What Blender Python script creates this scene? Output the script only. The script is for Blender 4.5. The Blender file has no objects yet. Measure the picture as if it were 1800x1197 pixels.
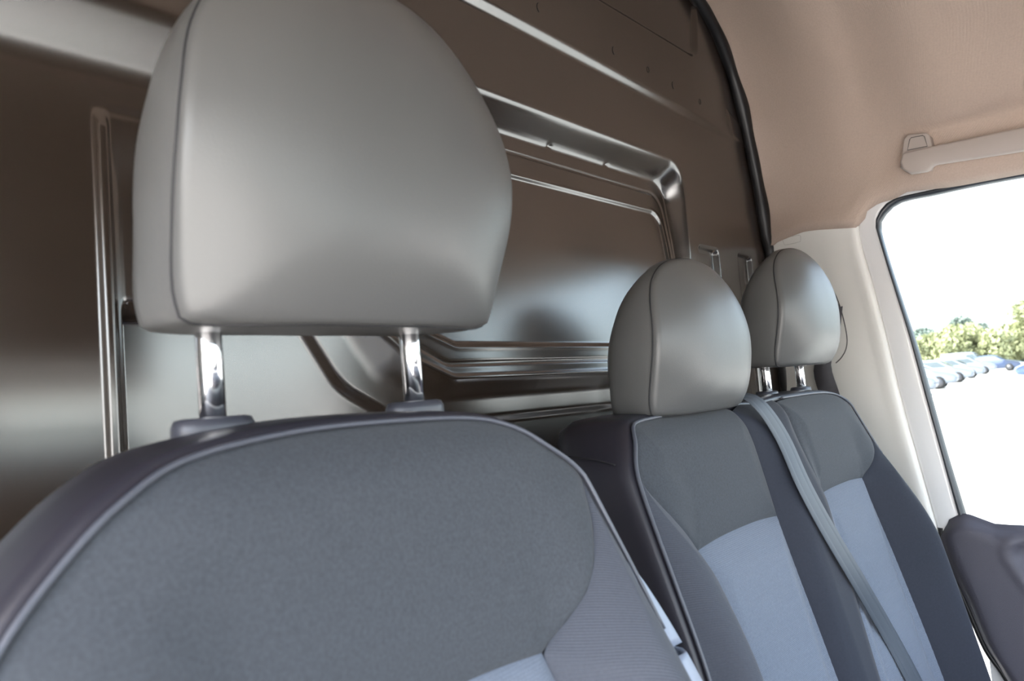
import bpy, bmesh, math, random
import numpy as np
from mathutils import Vector, Matrix
from math import sin, cos, tan, pi, radians, sqrt, exp
random.seed(7); rng = np.random.default_rng(7)
SC = bpy.context.scene
COL = SC.collection

# ------------------------------------------------------------------ camera
EYE = Vector((0.0, 0.0, 1.85))
yaw, pitch, roll = radians(41.5), radians(4.0), radians(4.57)
fw = Vector((cos(yaw)*cos(pitch), sin(yaw)*cos(pitch), sin(pitch)))
rt0 = Vector((sin(yaw), -cos(yaw), 0)); up0 = rt0.cross(fw)
RT = rt0*cos(roll) - up0*sin(roll); UP = up0*cos(roll) + rt0*sin(roll)
cd = bpy.data.cameras.new('camera'); cam = bpy.data.objects.new('camera', cd); COL.objects.link(cam)
cam.matrix_world = Matrix(((RT.x, UP.x, -fw.x, EYE.x), (RT.y, UP.y, -fw.y, EYE.y), (RT.z, UP.z, -fw.z, EYE.z), (0, 0, 0, 1)))
cd.sensor_width = 36.0; cd.lens = 26.0; cd.clip_start = 0.01; cd.clip_end = 800
cd.dof.use_dof = True; cd.dof.focus_distance = 1.15; cd.dof.aperture_fstop = 8.0
SC.camera = cam

# ------------------------------------------------------------------ light
SC.view_settings.view_transform = 'Standard'
SC.view_settings.look = 'None'
SC.view_settings.gamma = 1.0
SC.view_settings.use_curve_mapping = False
SC.view_settings.exposure = 1.35
w = bpy.data.worlds.new('sky'); SC.world = w; w.use_nodes = True
nt = w.node_tree; nt.nodes.clear()
sky = nt.nodes.new('ShaderNodeTexSky'); sky.sky_type = 'NISHITA'; sky.sun_disc = False
sky.sun_elevation = radians(48); sky.sun_rotation = radians(-60); sky.air_density = 1.0; sky.dust_density = 3.5; sky.ozone_density = 1.0
bg = nt.nodes.new('ShaderNodeBackground'); bg.inputs[1].default_value = 0.86
ow = nt.nodes.new('ShaderNodeOutputWorld')
hz = nt.nodes.new('ShaderNodeHueSaturation'); hz.inputs['Saturation'].default_value = .55
nt.links.new(sky.outputs[0], hz.inputs['Color']); nt.links.new(hz.outputs[0], bg.inputs[0]); nt.links.new(bg.outputs[0], ow.inputs[0])
sd = bpy.data.lights.new('sun', 'SUN'); sd.energy = 9.0; sd.angle = radians(0.55); sd.color = (1.0, .95, .86)
sun = bpy.data.objects.new('sun', sd); COL.objects.link(sun)
sdir = Vector((-0.22, 0.75, 0.80)).normalized()          # towards the sun: behind the van, on the driver's side
sun.rotation_euler = sdir.to_track_quat('Z', 'Y').to_euler()
sun.location = (-8, 6, 12)

# ------------------------------------------------------------------ helpers
def S(x): 
    x = np.clip(x, 0, 1); return x*x*(3-2*x)
def tag(o, label=None, cat=None, group=None, kind=None):
    if label: o['label'] = label
    if cat: o['category'] = cat
    if group: o['group'] = group
    if kind: o['kind'] = kind
    return o
def mesh(name, V, Fc, mat=None, parent=None, smooth=True):
    me = bpy.data.meshes.new(name); me.from_pydata([tuple(v) for v in V], [], [tuple(f) for f in Fc]); me.update()
    o = bpy.data.objects.new(name, me); COL.objects.link(o)
    if mat: me.materials.append(mat)
    if smooth: me.polygons.foreach_set('use_smooth', [True]*len(me.polygons))
    if parent: o.parent = parent
    return o
def grid(name, P, mat=None, parent=None, wrap=False, flip=False):
    """P: array (n, m, 3)"""
    n, m = P.shape[:2]
    idx = np.arange(n*m).reshape(n, m)
    if wrap: idx = np.concatenate([idx, idx[:, :1]], 1)
    a, b, c, d = idx[:-1, :-1].ravel(), idx[1:, :-1].ravel(), idx[1:, 1:].ravel(), idx[:-1, 1:].ravel()
    F4 = np.stack([a, d, c, b] if flip else [a, b, c, d], 1)
    me = bpy.data.meshes.new(name)
    me.vertices.add(n*m); me.vertices.foreach_set('co', np.asarray(P, np.float32).ravel())
    k = len(F4); me.loops.add(4*k); me.loops.foreach_set('vertex_index', F4.ravel().astype(np.int32))
    me.polygons.add(k); me.polygons.foreach_set('loop_start', np.arange(0, 4*k, 4, dtype=np.int32))
    me.update(calc_edges=True); me.validate()
    me.polygons.foreach_set('use_smooth', [True]*len(me.polygons))
    o = bpy.data.objects.new(name, me); COL.objects.link(o)
    if mat: me.materials.append(mat)
    if parent: o.parent = parent
    return o
def solid(o, t, off=-1):
    m = o.modifiers.new('thickness', 'SOLIDIFY'); m.thickness = t; m.offset = off; return o
def sub(o, n=1):
    m = o.modifiers.new('subdivision', 'SUBSURF'); m.levels = n; m.render_levels = n; return o
def bev(o, wd, seg=3):
    m = o.modifiers.new('bevel', 'BEVEL'); m.width = wd; m.segments = seg; m.limit_method = 'ANGLE'; m.angle_limit = radians(40)
    for p in o.data.polygons: p.use_smooth = True
    return o
def empty(name, loc):
    o = bpy.data.objects.new(name, None); o.empty_display_size = .05; COL.objects.link(o); o.location = loc; return o
def adopt(parent, *objs):
    """objects are built in world coordinates: keep them there under the thing's Empty"""
    for o in objs:
        o.parent = parent
        p = parent
        off = Vector((0, 0, 0))
        while p: off += p.location; p = p.parent
        o.location = Vector(o.location) - off
def resample(pts, n, closed=False):
    pts = np.array(pts, float)
    if closed: pts = np.vstack([pts, pts[:1]])
    d = np.r_[0, np.cumsum(np.linalg.norm(np.diff(pts, axis=0), axis=1))]
    t = np.linspace(0, d[-1], n+1 if closed else n)
    if closed: t = t[:-1]
    return np.stack([np.interp(t, d, pts[:, k]) for k in range(pts.shape[1])], 1)
def smooth_curve(pts, n, closed=False):
    """Catmull-Rom through the points, evenly resampled"""
    P = [np.array(p, float) for p in pts]; out = []
    m = len(P)
    for i in range(m if closed else m-1):
        if closed: p0, p1, p2, p3 = P[(i-1) % m], P[i], P[(i+1) % m], P[(i+2) % m]
        else: p0, p1, p2, p3 = P[max(i-1, 0)], P[i], P[i+1], P[min(i+2, m-1)]
        for k in range(12):
            t = k/12
            out.append(.5*((2*p1)+(-p0+p2)*t+(2*p0-5*p1+4*p2-p3)*t*t+(-p0+3*p1-3*p2+p3)*t**3))
    if not closed: out.append(P[-1])
    return resample(out, n, closed)
def tube(name, path, r, mat, parent=None, seg=10, closed=False, rx=None):
    P = np.array(path, float); n = len(P); rings = []
    prev = None
    for i in range(n):
        if closed: t = P[(i+1) % n]-P[i-1]
        else: t = P[min(i+1, n-1)]-P[max(i-1, 0)]
        t = t/np.linalg.norm(t)
        if prev is None:
            a = np.array([0, 0, 1.]) if abs(t[2]) < .9 else np.array([0, 1., 0])
            u = np.cross(a, t)
        else: u = prev - t*(prev@t)
        u /= np.linalg.norm(u); v = np.cross(t, u); prev = u
        rr = r[i] if hasattr(r, '__len__') else r
        rings.append([P[i]+rr*(cos(a)*u+sin(a)*v) for a in np.linspace(0, 2*pi, seg, endpoint=False)])
    R = np.array(rings)
    if closed: R = np.concatenate([R, R[:1]], 0)
    else:
        R = np.concatenate([np.repeat(P[:1][:, None], seg, 1), R, np.repeat(P[-1:][:, None], seg, 1)], 0)
    return grid(name, R, mat, parent, wrap=True)
def box(name, c, s, mat, parent=None, b=0.0, rot=None):
    bm = bmesh.new(); bmesh.ops.create_cube(bm, size=1)
    for v in bm.verts: v.co = Vector((v.co.x*s[0], v.co.y*s[1], v.co.z*s[2]))
    if b: bmesh.ops.bevel(bm, geom=bm.edges[:], offset=b, segments=3, profile=.5, affect='EDGES')
    if rot: bmesh.ops.rotate(bm, verts=bm.verts, cent=(0, 0, 0), matrix=rot)
    bmesh.ops.translate(bm, verts=bm.verts, vec=c)
    me = bpy.data.meshes.new(name); bm.to_mesh(me); bm.free(); me.materials.append(mat)
    for p in me.polygons: p.use_smooth = b > 0
    o = bpy.data.objects.new(name, me); COL.objects.link(o)
    if parent: o.parent = parent
    return o

# ------------------------------------------------------------------ materials
def mat(name, color, rough=.5, metal=0, spec=.5, ior=1.5, sheen=0, bump=None, vary=None, coat=0):
    m = bpy.data.materials.new(name); m.use_nodes = True; nt = m.node_tree; N = nt.nodes; L = nt.links
    b = N['Principled BSDF']; b.inputs['Base Color'].default_value = (*color, 1)
    b.inputs['Roughness'].default_value = rough; b.inputs['Metallic'].default_value = metal
    b.inputs['IOR'].default_value = ior; b.inputs['Specular IOR Level'].default_value = spec
    if sheen: b.inputs['Sheen Weight'].default_value = sheen; b.inputs['Sheen Roughness'].default_value = .4
    if coat: b.inputs['Coat Weight'].default_value = coat; b.inputs['Coat Roughness'].default_value = .1
    tc = N.new('ShaderNodeTexCoord')
    if vary:                       # (scale, amount, stretch)
        nz = N.new('ShaderNodeTexNoise'); nz.inputs['Scale'].default_value = vary[0]; nz.inputs['Detail'].default_value = 4
        mp = N.new('ShaderNodeMapping'); mp.inputs['Scale'].default_value = vary[2] if len(vary) > 2 else (1, 1, 1)
        L.new(tc.outputs['Object'], mp.inputs[0]); L.new(mp.outputs[0], nz.inputs[0])
        mr = N.new('ShaderNodeMapRange'); mr.inputs[1].default_value = .25; mr.inputs[2].default_value = .75
        mr.inputs[3].default_value = 1-vary[1]; mr.inputs[4].default_value = 1+vary[1]
        L.new(nz.outputs[0], mr.inputs[0])
        mx = N.new('ShaderNodeMix'); mx.data_type = 'RGBA'; mx.blend_type = 'MULTIPLY'; mx.inputs[0].default_value = 1
        mx.inputs[6].default_value = (*color, 1); L.new(mr.outputs[0], mx.inputs[7]); L.new(mx.outputs[2], b.inputs['Base Color'])
    if bump:                       # list of (kind, scale, strength, distance)
        prev = None
        for kind, sc, st, di in bump:
            if kind == 'noise': t = N.new('ShaderNodeTexNoise'); t.inputs['Scale'].default_value = sc; t.inputs['Detail'].default_value = 3
            elif kind == 'voronoi': t = N.new('ShaderNodeTexVoronoi'); t.inputs['Scale'].default_value = sc
            else:
                t = N.new('ShaderNodeTexWave'); t.inputs['Scale'].default_value = sc; t.bands_direction = kind
            L.new(tc.outputs['Object'], t.inputs[0])
            bp = N.new('ShaderNodeBump'); bp.inputs['Strength'].default_value = st; bp.inputs['Distance'].default_value = di
            L.new(t.outputs[0], bp.inputs['Height'])
            if prev: L.new(prev.outputs[0], bp.inputs['Normal'])
            prev = bp
        L.new(prev.outputs[0], b.inputs['Normal'])
    return m
M = {}
M['paint'] = mat('painted_steel', (.026, .018, .013), .22, 0, .85, 1.80, bump=[('noise', 900, .04, .0006)])
M['hole'] = mat('dark_hole', (.004, .004, .004), .8)
M['leather'] = mat('grey_leatherette', (.082, .082, .081), .40, 0, .5, 1.5, bump=[('voronoi', 900, .10, .0006), ('noise', 260, .05, .001)])
M['stitch'] = mat('dark_stitching', (.012, .012, .014), .7)
M['side'] = mat('dark_leatherette', (.018, .017, .024), .42, 0, .5, 1.5, bump=[('voronoi', 1200, .10, .0005)])
M['upper'] = mat('charcoal_fabric', (.039, .044, .052), .85, 0, .25, sheen=.10, vary=(420, .20), bump=[('noise', 1500, .25, .0008)])
M['light'] = mat('blue_grey_fabric', (.118, .138, .176), .85, 0, .25, sheen=.12, vary=(900, .16, (1, 1, .35)), bump=[('Z', 160, .35, .0006), ('noise', 1400, .2, .0006)])
M['bolster'] = mat('ribbed_fabric', (.047, .052, .066), .8, 0, .3, sheen=.10, vary=(500, .10), bump=[('DIAGONAL', 190, .4, .0006)])
M['dark'] = mat('dark_fabric', (.017, .020, .030), .8, 0, .3, sheen=.08, vary=(300, .12), bump=[('noise', 1500, .2, .0006)])
M['piping'] = mat('grey_piping', (.058, .062, .078), .45, 0, .5)
M['chrome'] = mat('chrome', (.82, .82, .84), .10, 1)
M['black'] = mat('black_plastic', (.018, .018, .021), .45, bump=[('noise', 700, .1, .0006)])
M['collar'] = mat('soft_black_plastic', (.045, .046, .058), .38)
M['rubber'] = mat('black_rubber', (.010, .010, .011), .42, 0, .5)
M['seal'] = mat('window_rubber', (.030, .036, .045), .35, 0, .6)
M['headliner'] = mat('headliner_cloth', (.545, .435, .362), .95, 0, .15, sheen=.05, vary=(260, .05), bump=[('noise', 700, .35, .0015), ('DIAGONAL', 110, .25, .0008)])
M['trim'] = mat('cream_plastic', (.86, .85, .81), .5, 0, .4, bump=[('noise', 900, .08, .0006)])
M['handle'] = mat('beige_plastic', (.46, .40, .36), .45, 0, .4)
M['groove'] = mat('seam_shadow_gap', (.10, .095, .09), .8)
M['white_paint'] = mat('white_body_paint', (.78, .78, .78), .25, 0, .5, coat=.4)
M['door'] = mat('door_card_plastic', (.070, .068, .088), .55, 0, .4, bump=[('noise', 900, .35, .0012)])
M['belt'] = mat('belt_webbing', (.060, .070, .085), .55, 0, .4, bump=[('DIAGONAL', 300, .25, .0004)])
M['belt_dark'] = mat('dark_belt_webbing', (.065, .062, .070), .6, 0, .4, bump=[('noise', 1100, .3, .0006)])
M['dash'] = mat('dashboard_plastic', (.030, .030, .033), .6, 0, .4)
M['shelf'] = mat('shelf_plastic', (.020, .019, .019), .7, 0, .3)
M['lining'] = mat('rubber_floor_mat', (.04, .04, .042), .8)
M['asphalt'] = mat('pale_concrete', (.50, .48, .45), .9, 0, .2, vary=(.6, .06), bump=[('noise', 30, .3, .01)])
M['grass'] = mat('dry_grass', (.16, .17, .07), .95, vary=(.4, .2))
M['leaf'] = mat('sunlit_leaves', (.30, .315, .17), .7, 0, .3, vary=(.35, .30))
M['leaf_blue'] = mat('bluish_leaves', (.17, .21, .18), .7, 0, .3, vary=(.35, .25))
M['bark'] = mat('tree_bark', (.12, .10, .08), .9)
M['car_white'] = mat('greyed_white_car_paint', (.20, .225, .265), .35, 0, .4)  # greyed below real white so the bright cars do not burn out
M['car_navy'] = mat('navy_car_paint', (.035, .055, .11), .25, 0, .5, coat=.5)
M['car_blue'] = mat('blue_car_paint', (.06, .10, .24), .25, 0, .5, coat=.5)
M['car_glass'] = mat('tinted_car_glass', (.03, .05, .06), .08, 0, .6)
M['tyre'] = mat('tyre_rubber', (.02, .02, .02), .8)
M['rim'] = mat('wheel_rim', (.10, .10, .11), .4, .5)
M['lamp'] = mat('headlamp_lens', (.25, .27, .3), .1, .3)
def glass(name, tint=(.90, .94, .93, 1)):
    m = bpy.data.materials.new(name); m.use_nodes = True; nt = m.node_tree; N = nt.nodes; N.clear()
    o = N.new('ShaderNodeOutputMaterial'); mx = N.new('ShaderNodeMixShader'); t = N.new('ShaderNodeBsdfTransparent'); g = N.new('ShaderNodeBsdfGlossy')
    t.inputs[0].default_value = tint; g.inputs['Roughness'].default_value = .02
    f = N.new('ShaderNodeFresnel'); f.inputs[0].default_value = 1.25
    nt.links.new(f.outputs[0], mx.inputs[0]); nt.links.new(t.outputs[0], mx.inputs[1]); nt.links.new(g.outputs[0], mx.inputs[2]); nt.links.new(mx.outputs[0], o.inputs[0])
    return m
M['glass'] = glass('window_glass'); M['dimming_glass'] = glass('dimming_side_glass', (.43, .47, .475, 1))  # side tint is added to dim the overbright outside view

# ------------------------------------------------------------------ steel partition behind the seats (a height field: y = YP + h)
YP = .75
def sdpoly(X, Z, pts, r=0.0):
    """signed distance (negative inside) to a convex polygon rounded by r"""
    pts = np.array(pts, float); n = len(pts)
    if r:                                           # inset the edges by r, then round
        c = pts.mean(0); ins = []
        nrm = []
        for i in range(n):
            e = pts[(i+1) % n]-pts[i]; nn = np.array([e[1], -e[0]])/np.linalg.norm(e)
            if nn@(pts[i]-c) < 0: nn = -nn
            nrm.append((nn, nn@pts[i]-r))
        for i in range(n):
            A = np.array([nrm[i-1][0], nrm[i][0]]); b = np.array([nrm[i-1][1], nrm[i][1]])
            ins.append(np.linalg.solve(A, b))
        pts = np.array(ins)
    c = pts.mean(0); d = np.full(X.shape, 1e9); inside = np.full(X.shape, True)
    for i in range(n):
        a = pts[i]; b = pts[(i+1) % n]; e = b-a
        t = np.clip(((X-a[0])*e[0]+(Z-a[1])*e[1])/(e@e), 0, 1)
        d = np.minimum(d, np.hypot(X-a[0]-t*e[0], Z-a[1]-t*e[1]))
        nn = np.array([e[1], -e[0]])
        if nn@(a-c) < 0: nn = -nn
        inside &= ((X-a[0])*nn[0]+(Z-a[1])*nn[1]) < 0
    return np.where(inside, -d, d)-r
PA = [(.475, 2.326), (1.456, 2.322), (1.450, 1.838), (.700, 1.842), (.600, 1.872), (.475, 2.06)]
PB = [(.54, 2.285), (1.430, 2.281), (1.434, 1.872), (.735, 1.877), (.665, 1.905), (.54, 2.00)]
P0 = [(.44, 2.40), (1.50, 2.40), (1.50, 1.80), (.66, 1.805), (.545, 1.868), (.44, 2.03)]
PC = [(.60, 2.214), (1.400, 2.212), (1.418, 1.916), (.745, 1.920), (.69, 1.940), (.60, 1.985)]
PD = [(.58, 2.251), (1.410, 2.249), (1.428, 1.895), (.725, 1.898), (.67, 1.925), (.57, 1.99)]
RIBX = .2635
def hfield(X, Z):
    low = S((X-(RIBX+.012))/.014)*S((2.150-Z)/.07)
    ramp = S((X-.33)/.10)*0+1
    h = (.033*S((1.972-Z)/.022))*S((X-.284)/.013)*S((1.30-X)/.20)
    qz = np.clip((Z-2.188)/.085, 0, 1); tz = np.where(qz < .25, qz**2/.5, np.where(qz < .75, qz-.125, .75-(1-qz)**2/.5))/.75
    h = h - .0180*tz*(1-S((X-.38)/.34))
    h = h + .004*low*S((1.50-X)/.1)
    # narrow raised bead along the left edge of the pressed panel
    bead = np.exp(-((X-RIBX-.008)/.0065)**4)*S((2.158-Z)/.02)
    h = h - .006*bead
    h = h + .0005*np.exp(-((Z-2.156)/.004)**2)*S((X-.275)/.01)*S((1.2-X)/.3)*(X < .9)
    # lower outer step
    d0 = sdpoly(X, Z, P0, .10)
    h = h - .0080*S((-d0)/.016)*S((1.30-X)/.2)*S((2.12-Z)/.10)
    # the wall of the big recess
    da = -sdpoly(X, Z, PA, .055); db = sdpoly(X, Z, PB, .050)
    wfrac = np.clip(np.maximum(da, 0)/(np.maximum(da, 0)+np.maximum(db, 0)+1e-9), 0, 1)
    prof = np.where(wfrac < .35, wfrac**2/.35/2/.825, (wfrac-.175)/.825)
    h = h*(1-prof)+(.016+.010*np.clip((Z-1.87)/.25, 0, 1)+.014*S((Z-2.08)/.20))*prof
    edge = np.exp(-(db/.0038)**2)
    for xn in (.862, 1.031, 1.211):
        edge = edge*(1-np.exp(-((X-xn)/.006)**2)*(Z > 2.2))
    h = h - .0022*edge
    # thin pressed line and the inner step
    dd = sdpoly(X, Z, PD, .045); h = h + .0022*np.exp(-(dd/.0026)**2)*(X > .6)
    dc = sdpoly(X, Z, PC, .040); h = h + .0040*S(-dc/.010)
    h = h - .0012*np.exp(-((dc+.002)/.003)**2)
    # long step high up
    zl = 2.462 - .032*S((X-.5)/1.5)-.006*(X-.8)
    lw = .0085+.003*S((1.55-X)/.7)
    h = h + np.where(X < 1.80, -.0105*S((1.80-X)/.30)*S((Z-zl)/lw/2+.5)*1.0, 0)
    # pressed pocket at the top right
    dj = sdpoly(X, Z, [(.2, 2.582), (1.56, 2.574), (1.60, 2.80), (.2, 2.80)], .045)
    h = h + .009*S(-dj/.016)
    # two upright pockets by the pillar and a raised flap
    for xa, xb in ((1.490, 1.590), (1.686, 1.770)):
        dp = sdpoly(X, Z, [(xa, 2.143), (xb, 2.141), (xb, 1.60), (xa, 1.60)], .014)
        h = h + .012*S(-dp/.012)
    df = sdpoly(X, Z, [(1.700, 2.50), (1.80, 2.47), (1.80, 2.425), (1.722, 2.432)], .004)
    h = h - .0022*S(-df/.003)
    # gentle oil-canning so that reflections wander as on real sheet steel
    h = h + .0010*np.sin(X*5.1+1)*np.sin(Z*6.3+.5)
    return h
# right-hand outline of the sheet, mirrored for the left
EDGE = smooth_curve([(1.875, .66), (1.875, 1.6), (1.868, 2.10), (1.849, 2.19), (1.835, 2.30), (1.805, 2.43), (1.775, 2.53), (1.725, 2.62), (1.655, 2.69), (1.55, 2.742), (1.35, 2.79), (.805, 2.81)], 200)
CX = .805
xs = np.unique(np.r_[np.linspace(-.27, .20, 40), np.arange(.20, .32, .0016), np.arange(.32, 1.88, .0028)])
zs = np.unique(np.r_[np.linspace(.66, 1.70, 30), np.arange(1.70, 2.81, .0026)])
X, Z = np.meshgrid(xs, zs)
H = hfield(X, Z)
P = np.stack([X, YP+H, Z], -1)
wr = grid('wall_rear', P, M['paint'], flip=False)
# trim to the outline
bm = bmesh.new(); bm.from_mesh(wr.data)
zz = EDGE[:, 1]; xx = EDGE[:, 0]
kill = [v for v in bm.verts if abs(v.co.x-CX) > np.interp(v.co.z, zz, xx)-CX+.004]
bmesh.ops.delete(bm, geom=kill, context='VERTS'); bm.to_mesh(wr.data); bm.free()
tag(wr, 'dark brown black painted steel partition with a pressed panel behind the seats', 'partition', kind='structure')
def on_sheet(x, z): return float(YP+hfield(np.array([[x]]), np.array([[z]]))[0, 0])
def child_mesh(name, V, Fc, m): 
    o = mesh(name, V, Fc, m); adopt(wr, o); return o
for x, z in ((1.323, 2.488), (1.547, 2.476)):
    y = on_sheet(x, z)-.0006; n = 16
    V = [(x+.0042*cos(a), y, z+.0062*sin(a)) for a in np.linspace(0, 2*pi, n, endpoint=False)]+[(x, y+.004, z)]
    child_mesh('drilled_hole', V, [(i, (i+1) % n, n) for i in range(n)], M['hole'])
for x, z in ((.979, 2.499), (1.205, 2.491), (1.432, 2.482)):
    pts = [(x+.007*cos(a)-.004, on_sheet(x, z)-.0003, z+.0085*sin(a)) for a in np.linspace(radians(110), radians(250), 9)]
    o = tube('pressed_mark', pts, .0007, M['hole'], None, 6); adopt(wr, o)
# black rubber seal along the edge of the sheet
sp = EDGE[20:]; right = [(x-.004, .738, z) for x, z in sp]; left = [(2*CX-x+.004, .738, z) for x, z in sp[::-1]]
pth = np.array(right+left[1:])
rr = .015+.0025*np.sin(np.arange(len(pth))*.55)*np.sin(np.arange(len(pth))*.13)
seal = tube('partition_seal', pth, rr, M['rubber'], None, 12)
tag(seal, 'black rubber sealing strip between the dark steel partition and the beige headliner', 'seal', kind='structure')
seal.name = 'trim_2'

# ------------------------------------------------------------------ headliner (ceiling)
XD = 1.79
KX = 1.053
def toYZ(px, py, X=XD):
    d = fw + RT*((px-900)/1300) - UP*((py-598.5)/1300)
    t = (X-EYE.x)/d.x; p = EYE+d*t; return (p.y, p.z)

def out_(pts, n): return smooth_curve([(x+.09*max(0, (x-CX)/(1.70-CX)), 1.85+(z-1.85)*(1+.053*max(0, (x-CX)/(1.70-CX)))) for x, z in pts], n)
PBK = smooth_curve([(1.885, 2.145), (1.872, 2.25), (1.860, 2.36), (1.838, 2.45), (1.805, 2.54), (1.76, 2.63), (1.69, 2.705), (1.60, 2.755), (1.42, 2.81), (1.15, 2.84), (.805, 2.85)], 64)
PFR = out_([(1.722, 2.178), (1.695, 2.200), (1.690, 2.235), (1.692, 2.275), (1.684, 2.312), (1.652, 2.338), (1.615, 2.40), (1.545, 2.50), (1.43, 2.60), (1.18, 2.68), (.805, 2.70)], 64)
PMD = out_([(1.735, 2.150), (1.715, 2.190), (1.712, 2.235), (1.712, 2.275), (1.703, 2.322), (1.680, 2.380), (1.640, 2.46), (1.565, 2.56), (1.43, 2.65), (1.18, 2.72), (.805, 2.74)], 64)
ys = np.r_[np.linspace(.742, .40, 30), np.linspace(.39, .20, 14), np.linspace(.18, -.62, 16)]
TOPB = ([0, .35, .5, .8, 1], [2.177, 2.191, 2.195, 2.188, 2.168])
rows = []
SZ = sorted([(-.55, 2.187), (-.2, 2.203)]+[toYZ(*p) for p in ((1800, 297), (1700, 316), (1601, 334), (1544, 352), (1521, 367), (1509, 389))])
for y in ys:
    if y > .46: t = float(S((y-.46)/.28)); prof = PMD*(1-t)+PBK*t
    else: t = float(S((y-.28)/.18)); prof = PFR*(1-t)+PMD*t
    prof = prof.copy(); ii = np.arange(len(prof))
    if y < .505: qq = float(S((y-.385)/.035)); zt, xt = np.interp(y, *zip(*SZ))+.004-.007*qq, XD+.005+.007*qq
    else:
        sv = min(1, (y-.505)/(.757-.505)); zt, xt = float(np.interp(sv, *TOPB))-.014, XD+.006+.082*sv**1.35
    prof[:, 1] += (zt-prof[0, 1])*np.exp(-(ii/7.0)**2); prof[:, 0] += (xt-prof[0, 0])*np.exp(-(ii/2.0)**2)
    r = [(x, y, z) for x, z in prof]; l = [(2*CX-x, y, z) for x, z in prof[::-1]]
    rows.append(r+l[1:])
hl = grid('ceiling', np.array(rows), M['headliner']); solid(hl, .02, 1)
tag(hl, 'pinkish beige woven headliner curving down to the side window', 'headliner', kind='structure')

# ------------------------------------------------------------------ right side: pillar trim, door
# measured on the door plane
SEAM = [(-.55, 2.187), (-.2, 2.203), toYZ(1800, 297), toYZ(1700, 316), toYZ(1601, 334), toYZ(1544, 352), toYZ(1521, 367), toYZ(1509, 389), toYZ(1515, 434), toYZ(1534, 500), toYZ(1557, 587), toYZ(1584, 700), toYZ(1620, 830), toYZ(1650, 935), toYZ(1672, 1010)]
SEALO = [(-.55, 2.179), (-.2, 2.196), toYZ(1800, 301), toYZ(1700, 320), toYZ(1634, 334), toYZ(1577, 347), toYZ(1554, 361), toYZ(1539, 388), toYZ(1545, 420), toYZ(1574, 514), toYZ(1597, 587), toYZ(1627, 698), toYZ(1655, 800), toYZ(1684, 905), toYZ(1702, 965)]
SEALI = [(-.55, 2.166), (-.2, 2.183), toYZ(1800, 311), toYZ(1700, 330), toYZ(1640, 343), toYZ(1584, 355), toYZ(1560, 372), toYZ(1547, 395), toYZ(1557, 440), toYZ(1587, 534), toYZ(1614, 617), toYZ(1637, 700), toYZ(1665, 800), toYZ(1697, 905), toYZ(1714, 965)]
door = empty('door_1', (XD, 0, .7)); tag(door, 'white framed passenger door with dark grey lower panel', 'door', kind='structure')
n = 90
a = smooth_curve(SEAM, n); b = smooth_curve(SEALO, n); c = smooth_curve(SEALI, n)
def XT(y, z): return XD
rows = []
for k, (t, dx) in enumerate(((-.06, .035), (0, .010), (.06, .002), (.15, 0), (.5, .002), (.85, .001), (1, .003), (1.05, .02))):
    q = a*(1-t)+b*t
    rows.append([(XD+dx, y, z) for y, z in q])
o = grid('door_frame', np.array(rows), M['white_paint'], flip=True); adopt(door, o); solid(o, .004, 0)
rows = []
for t, dx in ((0, .006), (.05, -.001), (.25, -.005), (.6, -.004), (.9, .003), (1, .012)):
    q = b*(1-t)+c*t
    rows.append([(XD+dx, y, z) for y, z in q])
o = grid('window_seal', np.array(rows), M['seal'], flip=True); adopt(door, o)
# glass pane
gp = [(y, z) for y, z in b]
gl = [(XD+.016, y, z) for y, z in gp]+[(XD+.016, -.55, 1.42)]
win = mesh('window_1', gl, [tuple(range(len(gl)))], M['dimming_glass'], smooth=False); tag(win, 'passenger door window pane with a tint added to dim the outside', 'window', kind='structure')
# door card: rear edge and top edge measured
rear = smooth_curve([toYZ(1652, 932, 1.764), toYZ(1655, 960, 1.764), toYZ(1668, 1002, 1.764), toYZ(1700, 1076, 1.764), toYZ(1733, 1150, 1.764), toYZ(1765, 1197, 1.764), (.28, 1.10), (.26, .80)], 110)
topz = lambda y: 1.85+KX*(np.interp(y/KX, [-.55, .10, .235, .292, .335, .345, .39], [1.50, 1.515, 1.522, 1.524, 1.541, 1.541, 1.512])-1.85)
vv = np.linspace(0, 1, 110); uu = np.r_[0, .004, .01, .02, np.linspace(.03, 1, 110)]
P = np.zeros((len(vv), len(uu), 3))
RP = [(y*KX, 1.85+KX*(z-1.85)) for y, z in [(.292, 1.505), (-.6, 1.505), (-.6, 1.30), (.10, 1.318), (.19, 1.345), (.235, 1.395)]]
for i, v in enumerate(vv):
    for j, u in enumerate(uu):
        yr, zr = rear[i]
        y = yr-(yr+.55)*u
        ztop = float(topz(y)); 
        k = min(1, (zr-.8)/.6); z = zr+(ztop-(1.85+KX*(1.512-1.85)))*max(0, k)
        P[i, j] = (1.764, y, z)
ds = sdpoly(P[:, :, 1], P[:, :, 2], RP, .035)
P[:, :, 0] += .016*S(-ds/.022)-.004*np.exp(-((ds-.004)/.006)**2)
P[:, :, 0] += .022*(1-S(uu/.02))[None, :]*1.0
dt = np.cumsum(np.r_[0, np.linalg.norm(np.diff(P[:, 20, 1:], axis=0), axis=1)])
P[:, :, 0] += (.028*(1-S(dt/.030)))[:, None]
o = grid('door_panel', P, M['door'], flip=False); adopt(door, o); solid(o, .006, 1)
o = tube('door_edge_seal', [(XD+.002, y+.004, z) for y, z in rear], .006, M['rubber'], None, 8); adopt(door, o)
o = box('door_sill', (1.825, -.10, 1.0), (.03, .9, .9), M['white_paint']); adopt(door, o)

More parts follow.
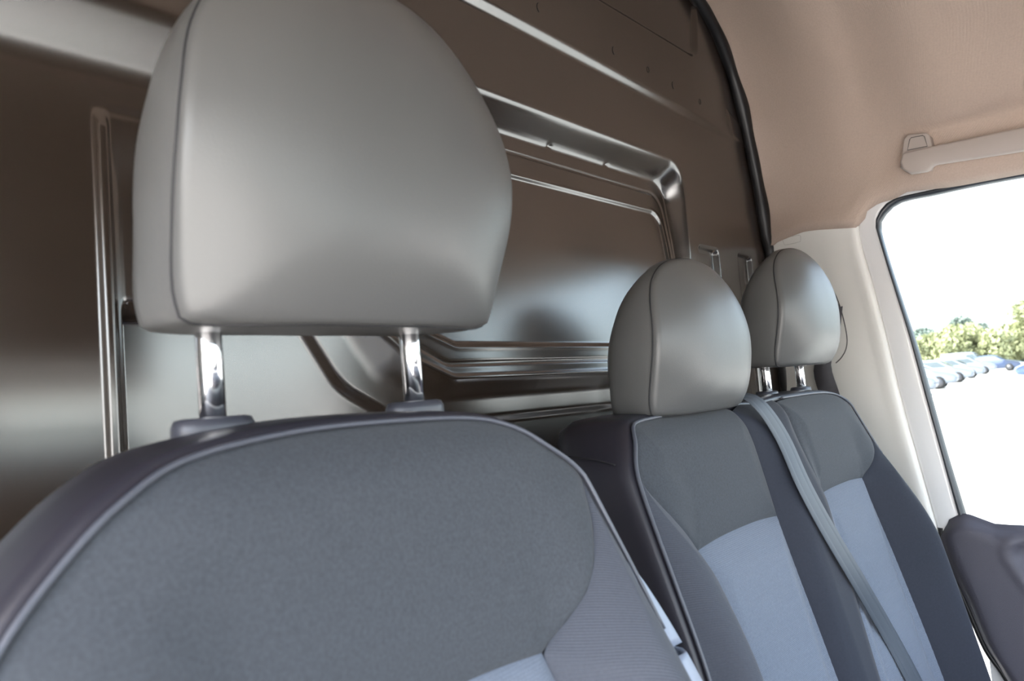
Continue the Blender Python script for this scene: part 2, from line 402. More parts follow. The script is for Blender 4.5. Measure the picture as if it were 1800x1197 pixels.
# B pillar trim: from the seam back to the partition
seamz = smooth_curve([(y, z) for y, z in SEAM[7:]]+[(.40, 1.30), (.37, 1.1), (.35, .9)], 160)
def seamY(z): return float(np.interp(-z, -seamz[:, 1], seamz[:, 0]))
svals = np.r_[-.03, -.012, 0, .02, .05, np.linspace(.09, 1, 40)]
TS = smooth_curve([*zip(*TOPB)], 60)
topb = lambda s: np.interp(s, TS[:, 0], TS[:, 1])
zn = np.linspace(0, 1, 80); P = np.zeros((len(svals), len(zn), 3))
for i, s in enumerate(svals):
    for j, t in enumerate(zn):
        z = float(topb(max(s, 0)))*(1-t)+.9*t
        ye = seamY(z)+.004
        y = ye+(.757-ye)*max(s, 0)-(.002 if s < 0 else 0)
        x = XD-.004+.082*max(s, 0)**1.35-.004*exp(-((s-.04)/.04)**2)
        if s < 0: x += abs(s)*1.2
        P[i, j] = (x, y, z)
pil = grid('trim_1', P, M['trim']); solid(pil, .004, 0)
tag(pil, 'cream plastic trim of the pillar between passenger door and partition', 'pillar trim', kind='structure')
def pilX(y, z):
    ye = seamY(z)+.004; s = max(0., (y-ye)/(.757-ye)); return XD-.004+.082*s**1.35
def pray(px, py, off=.0):                            # where a sight line meets the pillar trim
    x = 1.80
    for _ in range(20):
        y, z = toYZ(px, py, x); x = .5*x+.5*pilX(y, z)
    return (x-off, y, z)
o = tube('airbag_slot', [pray(*p, .0012) for p in smooth_curve([(1377, 421), (1381, 418), (1404, 413.5), (1408, 415), (1408, 423), (1405, 425.5), (1383, 430.5), (1379, 429)], 40, True)], .0010, M['groove'], None, 6, closed=True); adopt(pil, o)
ov = smooth_curve([(1448, 500), (1458, 502), (1470, 520), (1481, 552), (1489, 590), (1488, 612), (1480, 628), (1470, 638)], 50)
o = tube('belt_cover_seam', [pray(*p, .0012) for p in ov], .0016, M['groove'], None, 6); adopt(pil, o)

# grab handle
gh = empty('grab_handle', (1.74, .3, 2.24)); tag(gh, 'beige plastic grab handle fixed to the headliner above the passenger window', 'handle')
def G(px, py, x): y, z = toYZ(px, py, x); return (x, y, z)
def prism_from(name, pts, dx, m, b=.003):
    n = len(pts); V = list(pts)+[(p[0]+dx, p[1], p[2]) for p in pts]
    Fc = [tuple(range(n)), tuple(range(2*n-1, n-1, -1))]+[(i, i+n, (i+1) % n+n, (i+1) % n) for i in range(n)]
    o = mesh(name, V, Fc, m, smooth=False); bev(o, b, 3); return o
xh = 1.722
pts = [G(*p, xh) for p in [(1581, 285), (1586, 268), (1612, 262), (1700, 243), (1800, 222), (1900, 202), (2000, 182), (2006, 200), (2000, 222), (1900, 242), (1800, 264), (1640, 289), (1632, 300), (1600, 305), (1586, 298)]]
o = prism_from('grip', pts, .020, M['handle'], .006); adopt(gh, o)
br = [G(*p, 1.738) for p in [(1582, 296), (1588, 245), (1596, 236), (1628, 233), (1634, 238), (1640, 262), (1636, 298)]]
o = prism_from('bracket', br, .050, M['handle'], .003); adopt(gh, o)
ins = [G(*p, 1.7365) for p in [(1595, 264), (1599, 245), (1602, 242), (1622, 238), (1625, 240), (1630, 257)]]
o2 = tube('bracket_cap_seam', ins, .0008, M['groove'], None, 6, closed=True); adopt(gh, o2)
o = box('end_bracket', (1.755, toYZ(1985, 200, 1.735)[0], toYZ(1985, 200, 1.735)[1]+.010), (.05, .045, .065), M['handle'], b=.008); adopt(gh, o)

# ------------------------------------------------------------------ seats
def seat_F(C, y0, z0, left=True, right=True, rake=12.0):
    tr = tan(radians(rake))
    def f(x, z):
        u = x-C; v = z0-z
        y = y0-v*tr
        y = y+.016*(1-np.clip(v/.035, 0, 1))**2
        amp = .060*S((v-.03)/.25)
        bl = 0
        if left: bl = bl+S((-u-.105)/.085)*(1-.35*S((-u-.195)/.03))
        if right: bl = bl+S((u-.105)/.085)*(1-.35*S((u-.195)/.03))
        return y-amp*bl
    return f
def coons(F, top, bottom, left, right, nu, nv, bulge, edge=.005, pw=4):
    """panel between four (x, z) curves, padded between its seams"""
    T = resample(top, nu); B = resample(bottom, nu); Lc = resample(left, nv); R = resample(right, nv)
    u = np.linspace(0, 1, nu)[:, None]; v = np.linspace(0, 1, nv)[None, :]
    out = np.zeros((nu, nv, 2))
    for k in range(2):
        out[:, :, k] = (1-v)*T[:, k][:, None]+v*B[:, k][:, None]+(1-u)*Lc[:, k][None, :]+u*R[:, k][None, :] - \
            ((1-u)*(1-v)*T[0, k]+u*(1-v)*T[-1, k]+(1-u)*v*B[0, k]+u*v*B[-1, k])
    x, z = out[:, :, 0], out[:, :, 1]
    # distance to the border in metres, from the real curves
    bd = np.full(x.shape, 1e9)
    allc = np.vstack([resample(c, 500) for c in (top, bottom, left, right)])
    for q in np.array_split(allc, 40): bd = np.minimum(bd, np.sqrt(((x[..., None]-q[:, 0])**2+(z[..., None]-q[:, 1])**2).min(-1)))
    y = F(x, z)-bulge*S(bd/.045)+edge*np.exp(-bd/.0045)
    return np.stack([x, y-.004, z], -1)
def bodyshell(name, F, outline, m, depth=.115, rings=None):
    O = smooth_curve(outline, 160)
    nrm = np.gradient(O, axis=0); nrm = np.stack([nrm[:, 1], -nrm[:, 0]], 1); nrm /= np.linalg.norm(nrm, axis=1)[:, None]
    c = O.mean(0)
    if ((O-c)*nrm).sum() < 0: nrm = -nrm
    rings = rings or ((.010, -.03), (.002, -.004), (.0, 0), (.006, .005), (.02, .006), (.05, .007), (.085, .004), (.105, -.006), (.115, -.022), (.118, -.06))
    R = []
    for dy, out in rings:
        Q = O+nrm*out
        Yf = F(O[:, 0], O[:, 1])
        Yf2 = np.where(dy > .02, Yf*0+F(np.full(len(O), c[0]), O[:, 1]), Yf)
        mix = min(1, max(0, (dy-.02)/.08))
        R.append(np.stack([Q[:, 0], (Yf*(1-mix)+Yf2*mix)+dy*depth/.115, Q[:, 1]], 1))
    # caps
    def cap(r, k, s): 
        cc = np.array([c[0], 0, c[1]]); q = r.copy(); q[:, 0] = cc[0]+(q[:, 0]-cc[0])*s; q[:, 2] = q[:, 2].min()+(q[:, 2]-q[:, 2].min())*s
        q[:, 1] = q[:, 1].mean()*(1-s)+q[:, 1]*s; return q
    R = [cap(R[0], 0, .7)]+R+[cap(R[-1], 0, .5), cap(R[-1], 0, .02)]
    return grid(name, np.array(R), m)
def seam_tube(name, F, pts, r, m, off=.002):
    P = smooth_curve(pts, 90); return tube(name, [(x, float(F(np.array(x), np.array(z)))-off, z) for x, z in P], r, m, None, 8)

def head_restraint(seat, cx, y, z0, hw=.135, hgt=.205, post_z=1.85, post_dx=.079, post_y=.03, lean=.0, deep=1.0, wav=.011, pcx=0.0):
    """one head restraint of the seat: leather cushion, two chrome posts"""
    out = [(-.112, 0), (-.127, .009), (-.133, .045), (-.135, .075), (-.132, .110), (-.121, .148), (-.098, .179), (-.060, .200), (0, .208),
           (.060, .200), (.098, .179), (.121, .148), (.132, .110), (.135, .075), (.133, .045), (.127, .009), (.112, 0), (.03, -.001), (-.03, -.001)]
    O = smooth_curve(out, 120, True); O[:, 0] *= hw/.135; O[:, 1] *= hgt/.205
    c = np.array([0, .088])
    rings = []
    vO = O[:, 1]; k0 = int(np.argmax(O[:, 1])); 
    vs_ = np.linspace(0, hgt, 60)
    hwv = np.array([np.interp(v, *zip(*sorted([(O[i, 1], abs(O[i, 0])) for i in range(len(O)) if O[i, 0] > .09*hw/.135 or O[i, 1] > hgt*.6]))) for v in vs_])
    def front(Q):                                   # pillow shape of the face, measured from the seam plane
        t = np.clip(Q[:, 1]/hgt, 0, 1); h_ = np.maximum(np.interp(Q[:, 1], vs_, hwv), .02)
        g = np.where(t < .30, 1-.45*np.clip(1-t/.30, 0, 1)**2.2, np.clip(1-(np.maximum(t-.30, 0)/.71)**2.4, 0, 1)**.8)
        return -.036*(1-np.clip(np.abs(Q[:, 0])/h_, 0, 1)**3)*g
    def wave(t): return wav*np.cos(t*pi*2.0)*(1-.4*t)
    for s in (0, .12, .25, .38, .5, .62, .72, .8, .87, .92, .96, .985):
        Q = c+(O-c)*s
        rings.append(np.stack([Q[:, 0], front(Q)+wave(Q[:, 1]/hgt)*s**3, Q[:, 1]], 1))
    y0_ = front(O)
    for s, yy in [(1.0, .004), (.996, .0065), (1.004, .011), (1.010, .022), (1.006, .036), (.992, .050), (.968, .062), (.93, .073), (.86, .082), (.68, .090), (.38, .094), (.0, .095)]:
        Q = c+(O-c)*s; t = np.clip(O[:, 1]/hgt, 0, 1)
        if .9 < s < 1: se = 1-(1-s)*(.30+.70*S(t/.35)); Q = c+(O-c)*se[:, None]
        k = 1-.55*t**2.6
        yb = y0_*max(0, 1-yy/.05)+yy*(1-(1-k)*min(1, yy/.05))
        rings.append(np.stack([Q[:, 0], yb+wave(t)*max(0, 1-yy/.045), Q[:, 1]], 1))
    R = np.array(rings)
    R[12:, :, 1] *= deep
    R[:, :, 1] += R[:, :, 2]*lean
    R += np.array([cx, y, z0])
    hr = grid('headrest', R, M['leather'], wrap=True)
    adopt(seat, hr)
    sm = R[13].copy(); ctr = sm.mean(0); sm = sm+(sm-ctr)*.002
    st = tube('stitching', sm, .0011, M['stitch'], None, 6, closed=True); st.parent = hr
    for s in (-1, 1):
        px = cx+pcx+s*post_dx
        p = tube('post', [(px, y+post_y+lean*.0, z0+.03), (px, y+post_y-.002, z0-.01), (px, y+post_y-.003, post_z-.03)], .0083, M['chrome'], None, 20); p.parent = hr
    return hr
def collar(seat, x, y, z, rx=.027, ry=.017):
    rows = []
    for r, h in ((.3, .0085), (.75, .0085), (.92, .0075), (1, .003), (1, -.003), (.93, -.009)):
        rows.append([(x+rx*r*cos(a)*(abs(cos(a))**-.15 if abs(cos(a)) > .2 else 1), y+ry*r*sin(a), z+h) for a in np.linspace(0, 2*pi, 32, endpoint=False)])
    o = grid('post_collar', np.array(rows), M['collar'], wrap=True, flip=True); adopt(seat, o); return o

def panels(seat, F, C, z0, left_full=True, right_full=True, bottom=.62, drv_=False):
    """upper panel, light centre panel and bolsters of one seating place"""
    def P(u, v): return (C+u, z0-v)
    topl = [P(-.200, .062), P(-.193, .050), P(-.165, .030), P(-.140, .014), P(-.105, .005), P(-.04, .002)] if left_full else [P(-.118, .006), P(-.10, .004), P(-.04, .002)]
    topr = [P(.04, .002), P(.105, .005), P(.140, .014), P(.165, .030), P(.193, .050), P(.200, .062)] if right_full else [P(.04, .002), P(.085, .003), P(.100, .008)]
    if left_full == 'square': topl = [P(-.200, .055), P(-.192, .040), P(-.175, .015), P(-.165, .006), P(-.150, .003), P(-.04, .002)]
    if right_full == 'square': topr = [P(.04, .002), P(.12, .004), P(.155, .012), P(.180, .030), P(.197, .055), P(.202, .085)]
    if drv_:
        topl = [P(-.214, .090), P(-.205, .074), P(-.178, .046), P(-.150, .024), P(-.112, .008), P(-.04, .002)]
    lo = .170 if drv_ else .158; cw = .110 if drv_ else .117
    top = smooth_curve(topl+topr, 90)
    ls = smooth_curve([topl[0], P(-.186, .085+(.022 if drv_ else 0)), P(-.155, .122+(.018 if drv_ else 0)), P(-cw, lo)], 40) if left_full else smooth_curve([topl[0], P(-.119, .05), P(-.120, .10), P(-.117, .158)], 40)
    rs = smooth_curve([topr[-1], P(.190, .095), P(.158, .124+(.012 if drv_ else 0)), P(cw, lo)], 40) if right_full is not False else smooth_curve([topr[-1], P(.114, .05), P(.117, .10), P(.117, .158)], 40)
    if right_full == 'square': rs = smooth_curve([topr[-1], P(.194, .108), P(.158, .134), P(.117, .158)], 40)
    bt = smooth_curve([P(-cw, lo), P(-.06, lo-.004), P(0, lo-.005), P(.06, lo-.004), P(cw, lo)], 40)
    up = grid('upper_panel', coons(F, top, bt, ls, rs, 110, 70, .006), M['upper']); adopt(seat, up)
    up['label'] = 'charcoal speckled cloth panel'
    ctl = smooth_curve([P(-cw, lo), P(-.121, .22), P(-.128, .32), P(-.135, .45), P(-.14, bottom)], 60)
    ctr = smooth_curve([P(cw, lo), P(.121, .22), P(.128, .32), P(.135, .45), P(.14, bottom)], 60)
    bb = [P(-.14, bottom), P(.14, bottom)]
    ce = grid('center_panel', coons(F, bt, bb, ctl, ctr, 60, 90, .010), M['light']); adopt(seat, ce)
    ce['label'] = 'light blue-grey ribbed cloth panel'
    for side, full, seam, inner, tp in ((-1, left_full, ls, ctl, topl[0]), (1, right_full, rs, ctr, topr[-1])):
        if not full: continue
        oc = smooth_curve([tp, P(side*.212, .13), P(side*.222, .22), P(side*.228, .34), P(side*.23, .48), P(side*.23, bottom)], 90)
        ic = resample(np.vstack([seam, inner[1:]]), 90)
        A, B = (oc, ic) if side < 0 else (ic, oc)
        t2 = [A[0], A[0]+(B[0]-A[0]+1e-4)*.5, B[0]+1e-4]
        G_ = coons(F, t2, [A[-1], B[-1]], A, B, 30, 120, .012)
        dk = C > 1.1; bo = grid('bolster', G_, M['dark'] if dk else M['bolster']); adopt(seat, bo); bo['label'] = 'dark cloth side bolster' if dk else 'ribbed grey side bolster'
    return topl, topr, top

# ---- driver's seat
C1, Y1, Z1 = .290, .385, 1.837
drv = empty('driver_seat', (C1, .1, .95))
tag(drv, 'charcoal cloth driver seat in the foreground, its grey headrest raised on two chrome posts', 'seat')
F1 = seat_F(C1, Y1, Z1)
topl, topr, top = panels(drv, F1, C1, Z1, drv_=True)
out1 = [(C1-.232, Z1-.70), (C1-.232, Z1-.45), (C1-.228, Z1-.30), (C1-.223, Z1-.18), (C1-.216, Z1-.098), (C1-.205, Z1-.074), (C1-.178, Z1-.046), (C1-.150, Z1-.024), (C1-.112, Z1-.008), (C1-.04, Z1), (C1+.04, Z1),
        (C1+.105, Z1-.004), (C1+.140, Z1-.014), (C1+.165, Z1-.030), (C1+.193, Z1-.050), (C1+.205, Z1-.075), (C1+.220, Z1-.18), (C1+.228, Z1-.30), (C1+.232, Z1-.45), (C1+.232, Z1-.70)]
o = bodyshell('backrest', F1, out1, M['side']); adopt(drv, o)
o = seam_tube('piping', F1, out1[3:-3], .0018, M['piping'], .003); adopt(drv, o); o['label'] = 'thin light grey piping'
h1 = head_restraint(drv, .320, .406, 1.905, .137, .243, post_z=1.855, post_dx=.085, post_y=.060, lean=-.05, deep=1.16, wav=.014, pcx=-.007)
for s in (-1, 1): collar(drv, .313+s*.085, .463, 1.8410)
# pale plastic side rail of the driver's backrest
pc = [(1.0, 0)]
side_pts = [((C1+.236, Z1-.125), (C1+.257, Z1-.150), (C1+.267, Z1-.205)), ((C1+.267, Z1-.212), (C1+.271, Z1-.245), (C1+.274, Z1-.280)), ((C1+.274, Z1-.288), (C1+.276, Z1-.35), (C1+.274, Z1-.50))]
for q in side_pts:
    pts = smooth_curve(q, 14); rows = []
    for x, z in pts:
        yb = float(F1(np.array(C1+.2), np.array(z)))
        rows.append([(x-.030, yb+.035, z), (x-.006, yb+.033, z), (x, yb+.040, z), (x+.002, yb+.055, z), (x-.004, yb+.085, z), (x-.03, yb+.095, z)])
    o = grid('side_rail_cover', np.array(rows), mat('pale_grey_plastic', (.22, .25, .32), .4) if 'pale' not in M else M['pale'], flip=True); M['pale'] = o.data.materials[0]
    solid(o, .004, 0); adopt(drv, o); o['label'] = 'pale grey plastic cover'
cu = box('seat_cushion', (C1, .06, 1.10), (.50, .50, .17), M['bolster'], b=.05); adopt(drv, cu)
cu = box('seat_base', (C1, .08, .85), (.44, .42, .36), M['black'], b=.01); adopt(drv, cu)

# ---- passenger bench
C2, C3, Y2, Z2 = .905, 1.288, .470, 1.806
bench = empty('passenger_bench_seat', (1.108, .2, .95))
tag(bench, 'two place passenger bench with light blue-grey centre panels and two grey headrests', 'seat')
fa = seat_F(C2, Y2, Z2, True, False); fb = seat_F(C3, Y2, Z2, False, True)
def F2(x, z):
    x = np.asarray(x, float); v = Z2-z
    y = np.where(x < 1.108, fa(x, z), fb(x, z))
    mid = S((x-1.015)/.04)*S((1.20-x)/.04)
    return y-mid*(.018*S((v-.02)/.15))
ptl, ptr, _ = panels(bench, F2, C2, Z2, 'square', False)
p3l, p3r, _ = panels(bench, F2, C3, Z2, False, 'square')
# the dark strip between the two places
lc = smooth_curve([(C2+.100, Z2-.008), (C2+.114, Z2-.05), (C2+.117, Z2-.10), (C2+.117, Z2-.158), (C2+.121, Z2-.22), (C2+.128, Z2-.32), (C2+.135, Z2-.45), (C2+.14, Z2-.62)], 90)
rc = smooth_curve([(C3-.118, Z2-.006), (C3-.119, Z2-.05), (C3-.120, Z2-.10), (C3-.117, Z2-.158), (C3-.121, Z2-.22), (C3-.128, Z2-.32), (C3-.135, Z2-.45), (C3-.14, Z2-.62)], 90)
mt = smooth_curve([lc[0], (1.05, Z2-.001), (1.108, Z2-.004), (1.16, Z2-.001), rc[0]], 30)
o = grid('middle_strip', coons(F2, mt, [lc[-1], rc[-1]], lc, rc, 50, 110, .010), M['dark']); adopt(bench, o); o['label'] = 'dark cloth strip between the two places'
out2 = [(.672, 1.10), (.672, 1.40), (.676, 1.52), (.685, 1.63), (.698, 1.725), (.706, 1.758), (.722, 1.784), (.738, 1.799), (.765, 1.804), (.85, 1.806), (.97, 1.805), (1.03, 1.806), (1.108, 1.803), (1.20, 1.806),
        (1.33, 1.806), (1.408, 1.803), (1.446, 1.794), (1.471, 1.776), (1.490, 1.738), (1.502, 1.68), (1.512, 1.60), (1.518, 1.50), (1.520, 1.40), (1.520, 1.10)]
o = bodyshell('backrest', F2, out2, M['side'], depth=.120); adopt(bench, o)
o = seam_tube('piping', F2, out2[1:12], .0024, M['piping'], .003); adopt(bench, o)
o = seam_tube('piping', F2, out2[13:20], .0022, M['piping'], .003); adopt(bench, o)
# seam across the side face
ss = [(.6935, .475, 1.760), (.6935, .505, 1.766), (.698, .545, 1.770)]
o = tube('side_seam', smooth_curve(ss, 24), .0009, M['stitch'], None, 6); adopt(bench, o)
head_restraint(bench, .915, .468, 1.806, .131, .203, post_z=1.80, post_dx=.078, post_y=.045)
head_restraint(bench, 1.318, .470, 1.858, .130, .203, post_z=1.80, post_dx=.0785, post_y=.055)
for s in (-1, 1): collar(bench, 1.318+s*.0785, .524, 1.809); collar(bench, .915+s*.078, .512, 1.804)
cu = box('seat_cushion', (1.108, .14, 1.10), (.88, .50, .17), M['light'], b=.05); adopt(bench, cu)
cu = box('seat_base', (1.108, .18, .85), (.82, .42, .36), M['black'], b=.01); adopt(bench, cu)

# ---- belts
def strap(name, pts, wv, m, th=.0009, n=80):
    """pts: centre line, wv: half-width vectors"""
    C = smooth_curve(pts, n); W = resample(wv, n); rows = []
    prof = [(-1, 0), (-.97, 1), (-.5, 1), (-.44, .65), (-.38, 1), (.38, 1), (.44, .65), (.5, 1), (.97, 1), (1, 0), (.97, -1), (-.97, -1)]
    for i in range(n):
        t = C[min(i+1, n-1)]-C[max(i-1, 0)]; t /= np.linalg.norm(t)
        nn = np.cross(W[i], t); nn /= np.linalg.norm(nn)
        if nn[1] > 0: nn = -nn
        rows.append([C[i]+W[i]*s+nn*h*th for s, h in prof])
    return grid(name, np.array(rows), m, wrap=True)
bp = [(1.052, .600, 1.790), (1.050, .560, 1.810), (1.048, .515, 1.820), (1.046, .475, 1.818), (1.047, .452, 1.800)]
wvb = [(.0235, 0, 0)]*5
for px, py, wpx in ((1376, 770, 0), (1412, 850, 0), (1452, 925, 0), (1508, 1020, 0), (1560, 1110, 0), (1607, 1197, 0), (1700, 1380, 0)):
    # sight line meets the front of the backrest
    d = fw + RT*((px-900)/1300) - UP*((py-598.5)/1300); t = 1.0
    for _ in range(60):
        p = EYE+d*t
        t += (float(F2(np.array(p.x), np.array(p.z)))-.019-p.y)/d.y*.5 if d.y else 0
    p = EYE+d*t; bp.append((p.x, p.y, p.z)); wvb.append((.0235, -.002, .004))
bs = strap('seat_belt', bp, wvb, M['belt'])
tag(bs, 'grey-blue seat belt strap running down over the middle of the passenger bench', 'seat belt')
sb = empty('seat_belt', (1.80, .57, 1.7))
tag(sb, 'dark grey seat belt hanging on the cream pillar behind the far headrest', 'seat belt')
q = [pray(1470, 545, .012), pray(1464, 600, .020), pray(1453, 645, .030), pray(1469, 700, .034), pray(1484, 760, .036), pray(1504, 860, .036), pray(1526, 1000, .036), pray(1550, 1190, .036)]
wv = [(-.004, -.020, .006), (.004, -.023, .005)]+[(.016, -.020, .005)]*6
o = strap('belt_webbing', q, wv, M['belt_dark'], .0016, 50); adopt(sb, o)
lp = smooth_curve([pray(1460, 535, .006), pray(1470, 534, .012), pray(1476, 545, .014), pray(1477, 562, .014), pray(1474, 576, .012), pray(1462, 580, .008)], 30, True)
o = tube('belt_guide', lp, .006, M['belt_dark'], None, 10, closed=True); adopt(sb, o)

# ------------------------------------------------------------------ rest of the cab (left side, windscreen, dashboard, floor)
fl = box('floor', (CX, .05, .64), (2.15, 1.6, .04), M['lining']); tag(fl, 'dark rubber cab floor', 'floor', kind='structure')
XL = 2*CX-XD
wl = empty('wall_left', (XL, 0, .66)); tag(wl, 'cream pillar and open door frame on the left', 'wall', kind='structure')
o = box('pillar_trim', (XL-.08, .60, 1.45), (.05, .34, 1.6), M['trim']); adopt(wl, o)
o = box('door_step', (XL-.03, -.08, .74), (.05, 1.04, .16), M['black']); adopt(wl, o)
o = box('header', (XL-.05, .05, 2.19), (.05, 1.4, .07), M['trim']); adopt(wl, o)
wf = empty('wall_front', (CX, -.9, .66)); tag(wf, 'front bulkhead and windscreen pillars', 'wall', kind='structure')
o = box('bulkhead', (CX, -1.25, 1.05), (2.0, .05, .82), M['dash']); adopt(wf, o)
for s in (-1, 1):
    o = tube('windscreen_pillar', [(CX+s*.93, -1.35, 1.40), (CX+s*.90, -.95, 1.80), (CX+s*.86, -.62, 2.20)], .05, M['trim'], None, 12); adopt(wf, o)
o = box('header', (CX, -.62, 2.21), (1.8, .10, .10), M['trim'], b=.02); adopt(wf, o)
w3 = mesh('window_2', [(CX-.93, -1.36, 1.42), (CX+.93, -1.36, 1.42), (CX+.87, -.62, 2.19), (CX-.87, -.62, 2.19)], [(0, 1, 2, 3)], M['glass'], smooth=False); tag(w3, 'windscreen pane', 'window', kind='structure')
# overhead storage shelf across the windscreen header
osx = [(-.60, 2.18), (-.16, 2.20), (-.14, 2.24), (-.16, 2.62), (-.62, 2.66)]
rows = [[(x, y, z) for y, z in osx+[osx[0]]] for x in (XL+.08, XD-.08)]
V = [(XL+.09, y, z) for y, z in osx]+[(XD-.09, y, z) for y, z in osx]
k = len(osx)
osf = mesh('overhead_shelf', V, [tuple(range(k)), tuple(range(2*k-1, k-1, -1))]+[(i, i+k, (i+1) % k+k, (i+1) % k) for i in range(k)], M['shelf'], smooth=False); bev(osf, .015)
tag(osf, 'dark overhead storage shelf above the windscreen', 'shelf')
# dashboard
dp = [(-1.22, .70), (-.55, .70), (-.50, 1.05), (-.46, 1.30), (-.50, 1.44), (-.62, 1.50), (-1.0, 1.46), (-1.22, 1.42)]
V = [(XL+.02, y, z) for y, z in dp]+[(XD-.03, y, z) for y, z in dp]; k = len(dp)
dsh = mesh('dashboard', V, [tuple(range(k)), tuple(range(2*k-1, k-1, -1))]+[(i, i+k, (i+1) % k+k, (i+1) % k) for i in range(k)], M['dash'], smooth=False); bev(dsh, .03)
tag(dsh, 'black plastic dashboard under the windscreen', 'dashboard')
# van skin around the cab roof, so that no sun leaks in
sk = box('wall_outer', (CX, 2.2, 1.85), (2.25, 2.8, 2.4), M['white_paint']); tag(sk, 'white cargo body behind the partition', 'van body', kind='structure')

# ------------------------------------------------------------------ outside
me = mesh('ground', [(-150, -150, 0), (300, -150, 0), (300, 150, 0), (-150, 150, 0)], [(0, 1, 2, 3)], M['asphalt'], smooth=False)
tag(me, 'pale sunlit concrete of the car park', 'ground', kind='structure')
def car(label, c, loc, rz, kind='hatch', group='cars parked in the row outside'):
    root = empty('parked_car', loc); root.rotation_euler.z = rz; root.scale = (1.12, 1.12, 1.2)
    tag(root, label, 'car', group)
    if kind == 'van': st = [(0, .45, .62, .70), (.06, .35, .80, .85), (.5, .30, 1.02, .93), (.95, .28, 1.25, .95), (1.35, .28, 1.75, .95), (1.7, .28, 1.93, .96), (2.6, .28, 1.97, .96), (4.0, .28, 1.96, .95), (4.75, .30, 1.90, .92), (4.9, .40, 1.6, .88)]; base = 1.15
    else: st = [(0, .42, .58, .68), (.08, .30, .70, .80), (.45, .26, .83, .88), (1.05, .24, .95, .90), (1.35, .24, 1.08, .90), (1.85, .24, 1.38, .90), (2.4, .24, 1.47, .90), (3.2, .24, 1.44, .90), (3.8, .24, 1.28, .89), (4.15, .28, 1.05, .86), (4.3, .40, .80, .78)]; base = .93
    st = np.array(st); xs_ = np.linspace(0, st[-1, 0], 46); rows = []; grows = []
    for x in xs_:
        zb = np.interp(x, st[:, 0], st[:, 1]); zt = np.interp(x, st[:, 0], st[:, 2]); hw = np.interp(x, st[:, 0], st[:, 3])
        zm = min(base, zt-.02)
        k = max(0, zt-base); rw = hw-.42*k if kind != 'van' else hw-.14*k
        pts = [(0, zb), (hw*.9, zb), (hw, zb+.1), (hw*1.01, (zb+zm)/2), (hw*.97, zm), (rw+.02, zm+(zt-zm)*.85), (rw-.10, zt-.005), (rw*.5, zt), (0, zt+.01)]
        rows.append([(x, -y, z) for y, z in pts]+[(x, y, z) for y, z in pts[::-1][1:]])
    o = grid('car_body', np.array(rows), c); o.parent = root
    # closed nose and tail
    for tag_, row in (('nose', rows[0]), ('tail', rows[-1])):
        q = mesh('bumper', row, [tuple(range(len(row)))], c); q.parent = root
    # side glass and windscreen
    if kind == 'van': gx = (.98, 1.45, 2.1, 2.2, 1.25, 1.72)
    else: gx = (1.40, 1.95, 3.1, 3.55, .99, 1.33)
    for s in (-1, 1):
        def sx(x, z):
            hw = np.interp(x, st[:, 0], st[:, 3]); zt = np.interp(x, st[:, 0], st[:, 2]); zm = min(base, zt-.02)
            k = max(0, zt-base); rw = hw-.42*k if kind != 'van' else hw-.14*k
            t = (z-zm)/max(1e-3, (zt-zm)*.85); return s*(hw*.97+(rw+.02-hw*.97)*t+.012)
        pg = [(gx[0], gx[4]), (gx[1], gx[5]), (gx[2], gx[5]), (gx[3], gx[4])]
        q = mesh('side_window', [(x, sx(x, z), z) for x, z in pg], [(0, 1, 2, 3)], M['car_glass'], smooth=False); q.parent = root
        h = mesh('headlight', [(.05, s*.50, .60), (.05, s*.74, .62), (.30, s*.84, .72), (.28, s*.56, .73)], [(0, 1, 2, 3)], M['lamp'], smooth=False); h.parent = root
        for wx in (.85, 3.45 if kind != 'van' else 3.9):
            t = tube('wheel', [(wx, s*.72, .32), (wx, s*.91, .32)], .32, M['tyre'], None, 24); t.parent = root
            r_ = tube('wheel_rim', [(wx, s*.90, .32), (wx, s*.925, .32)], .21, M['rim'], None, 20); r_.parent = t
    x0, x1 = (1.08, 1.83) if kind != 'van' else (.95, 1.38)
    z0_, z1_ = np.interp(x0, st[:, 0], st[:, 2])+.02, np.interp(x1, st[:, 0], st[:, 2])+.02
    q = mesh('windscreen', [(x0, -.72, z0_), (x0, .72, z0_), (x1, .56, z1_), (x1, -.56, z1_)], [(0, 1, 2, 3)], M['car_glass'], smooth=False); q.parent = root
    return root
RZ = radians(97)
def gpos(px, py):
    d = fw + RT*((px-900)/1300) - UP*((py-598.5)/1300); t = -EYE.z/d.z; return (EYE.x+d.x*t, EYE.y+d.y*t, 0)
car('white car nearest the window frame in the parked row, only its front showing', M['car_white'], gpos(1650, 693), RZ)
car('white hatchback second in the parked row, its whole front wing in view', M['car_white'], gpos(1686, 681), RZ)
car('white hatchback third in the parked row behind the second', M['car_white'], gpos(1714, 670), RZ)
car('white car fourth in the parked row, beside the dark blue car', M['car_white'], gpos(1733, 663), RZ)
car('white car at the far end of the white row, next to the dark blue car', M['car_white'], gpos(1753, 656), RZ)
car('dark navy car parked past the end of the white row', M['car_navy'], gpos(1798, 650), RZ-.15)
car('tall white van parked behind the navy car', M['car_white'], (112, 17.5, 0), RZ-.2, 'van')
car('blue car at the right edge of the window view', M['car_blue'], gpos(1786, 668), radians(-78), 'hatch')

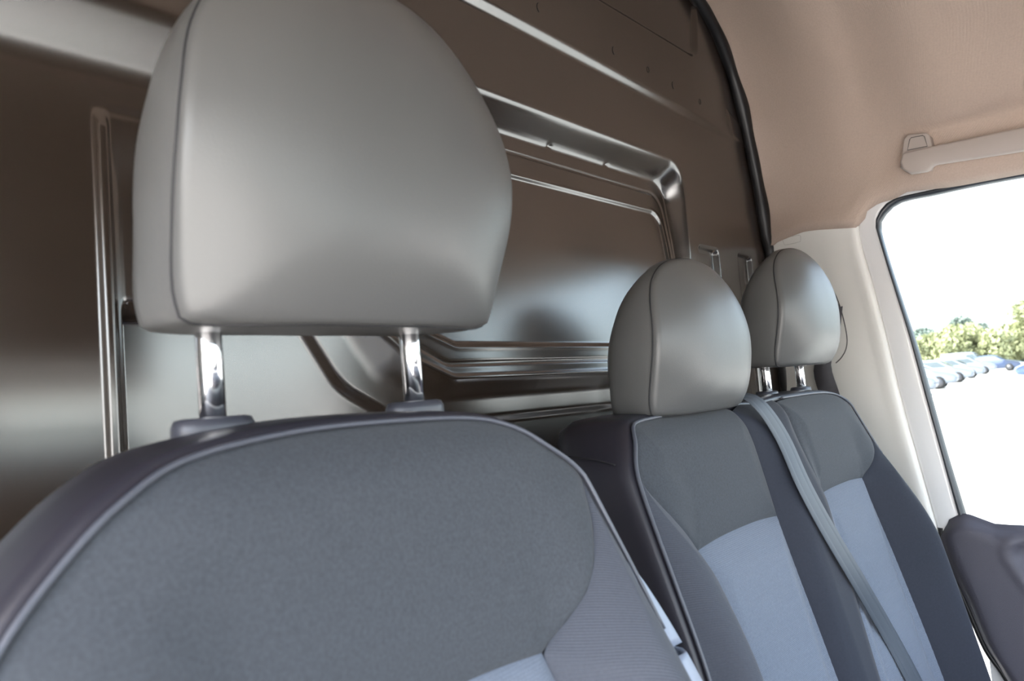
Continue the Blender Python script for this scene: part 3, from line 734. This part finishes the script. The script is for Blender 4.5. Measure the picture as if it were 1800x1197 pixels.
def tree(label, loc, h, r, m, seed, low=.08, group='trees behind the parked cars', cat='tree', k=3600):
    g = np.random.default_rng(seed); root = empty('leafy_tree', loc); tag(root, label, cat, group)
    nb = 16; cen = []
    for i in range(nb):
        a = g.uniform(0, 2*pi); rr = r*sqrt(g.uniform(0, 1))*.72; zz = h*(low+.12)+g.uniform(0, 1)*h*(.80-low)
        sc = r*(.34+.16*g.uniform())*(1-.35*abs(zz/h-.45))
        cen.append((rr*cos(a)*(1-.5*max(0, zz/h-.5)), rr*sin(a)*(1-.5*max(0, zz/h-.5)), zz, sc))
    V = []; Fc = []
    for i in range(k):
        c = cen[g.integers(nb)]; d = g.normal(size=3); d /= np.linalg.norm(d); p = np.array(c[:3])+d*c[3]*g.uniform(.6, 1.08)*np.array([1, 1, .8])
        s = .20+.15*g.uniform(); u = g.normal(size=3); u /= np.linalg.norm(u); v = np.cross(u, g.normal(size=3)); v /= np.linalg.norm(v)
        b_ = len(V); V += [p-u*s-v*s*.5, p+u*s*.2-v*s*.7, p+u*s, p-u*s*.1+v*s*.7]; Fc.append((b_, b_+1, b_+2, b_+3))
    f = mesh('foliage', V, Fc, m, root, smooth=False)
    t = tube('trunk', [(0, 0, 0), (.1, 0, h*.35), (0, .1, h*.75)], [.22, .17, .06], M['bark'], root, 8)
    return root
def tp(px, dist): 
    d = fw + RT*((px-900)/1300); return (d.x/sqrt(d.x**2+d.y**2)*dist, d.y/sqrt(d.x**2+d.y**2)*dist, 0)
T = [(1590, 128, 8.2, 4.6, 'leaf', 'pale yellow-green tree close to the window frame'), (1628, 150, 10.4, 4.5, 'leaf_blue', 'bluish green tree standing behind the pale bushes at the left'),
     (1640, 122, 7.4, 5.0, 'leaf', 'yellow-green bush behind the second white car'), (1668, 118, 8.0, 4.8, 'leaf', 'pale round bush left of the tallest tree'),
     (1697, 150, 12.3, 5.6, 'leaf_blue', 'tallest tree, grey-green and hazy above the middle bushes'), (1705, 120, 8.6, 5.2, 'leaf', 'broad yellow-green bush under the tallest tree'),
     (1738, 118, 8.0, 4.8, 'leaf', 'yellow-green bush behind the white van'), (1765, 132, 7.6, 5.0, 'leaf_blue', 'low dark green bush right of the white van'), (1784, 118, 8.0, 4.2, 'leaf', 'small yellow-green bush near the right edge'),
     (1812, 122, 11.6, 5.6, 'leaf', 'big yellow-green tree at the right edge of the window view')]
for i, (px, di, h, r, m, lb) in enumerate(T): tree(lb, tp(px, di+(i % 3)*7), h*.74, r*.72, M[m], 20+i)
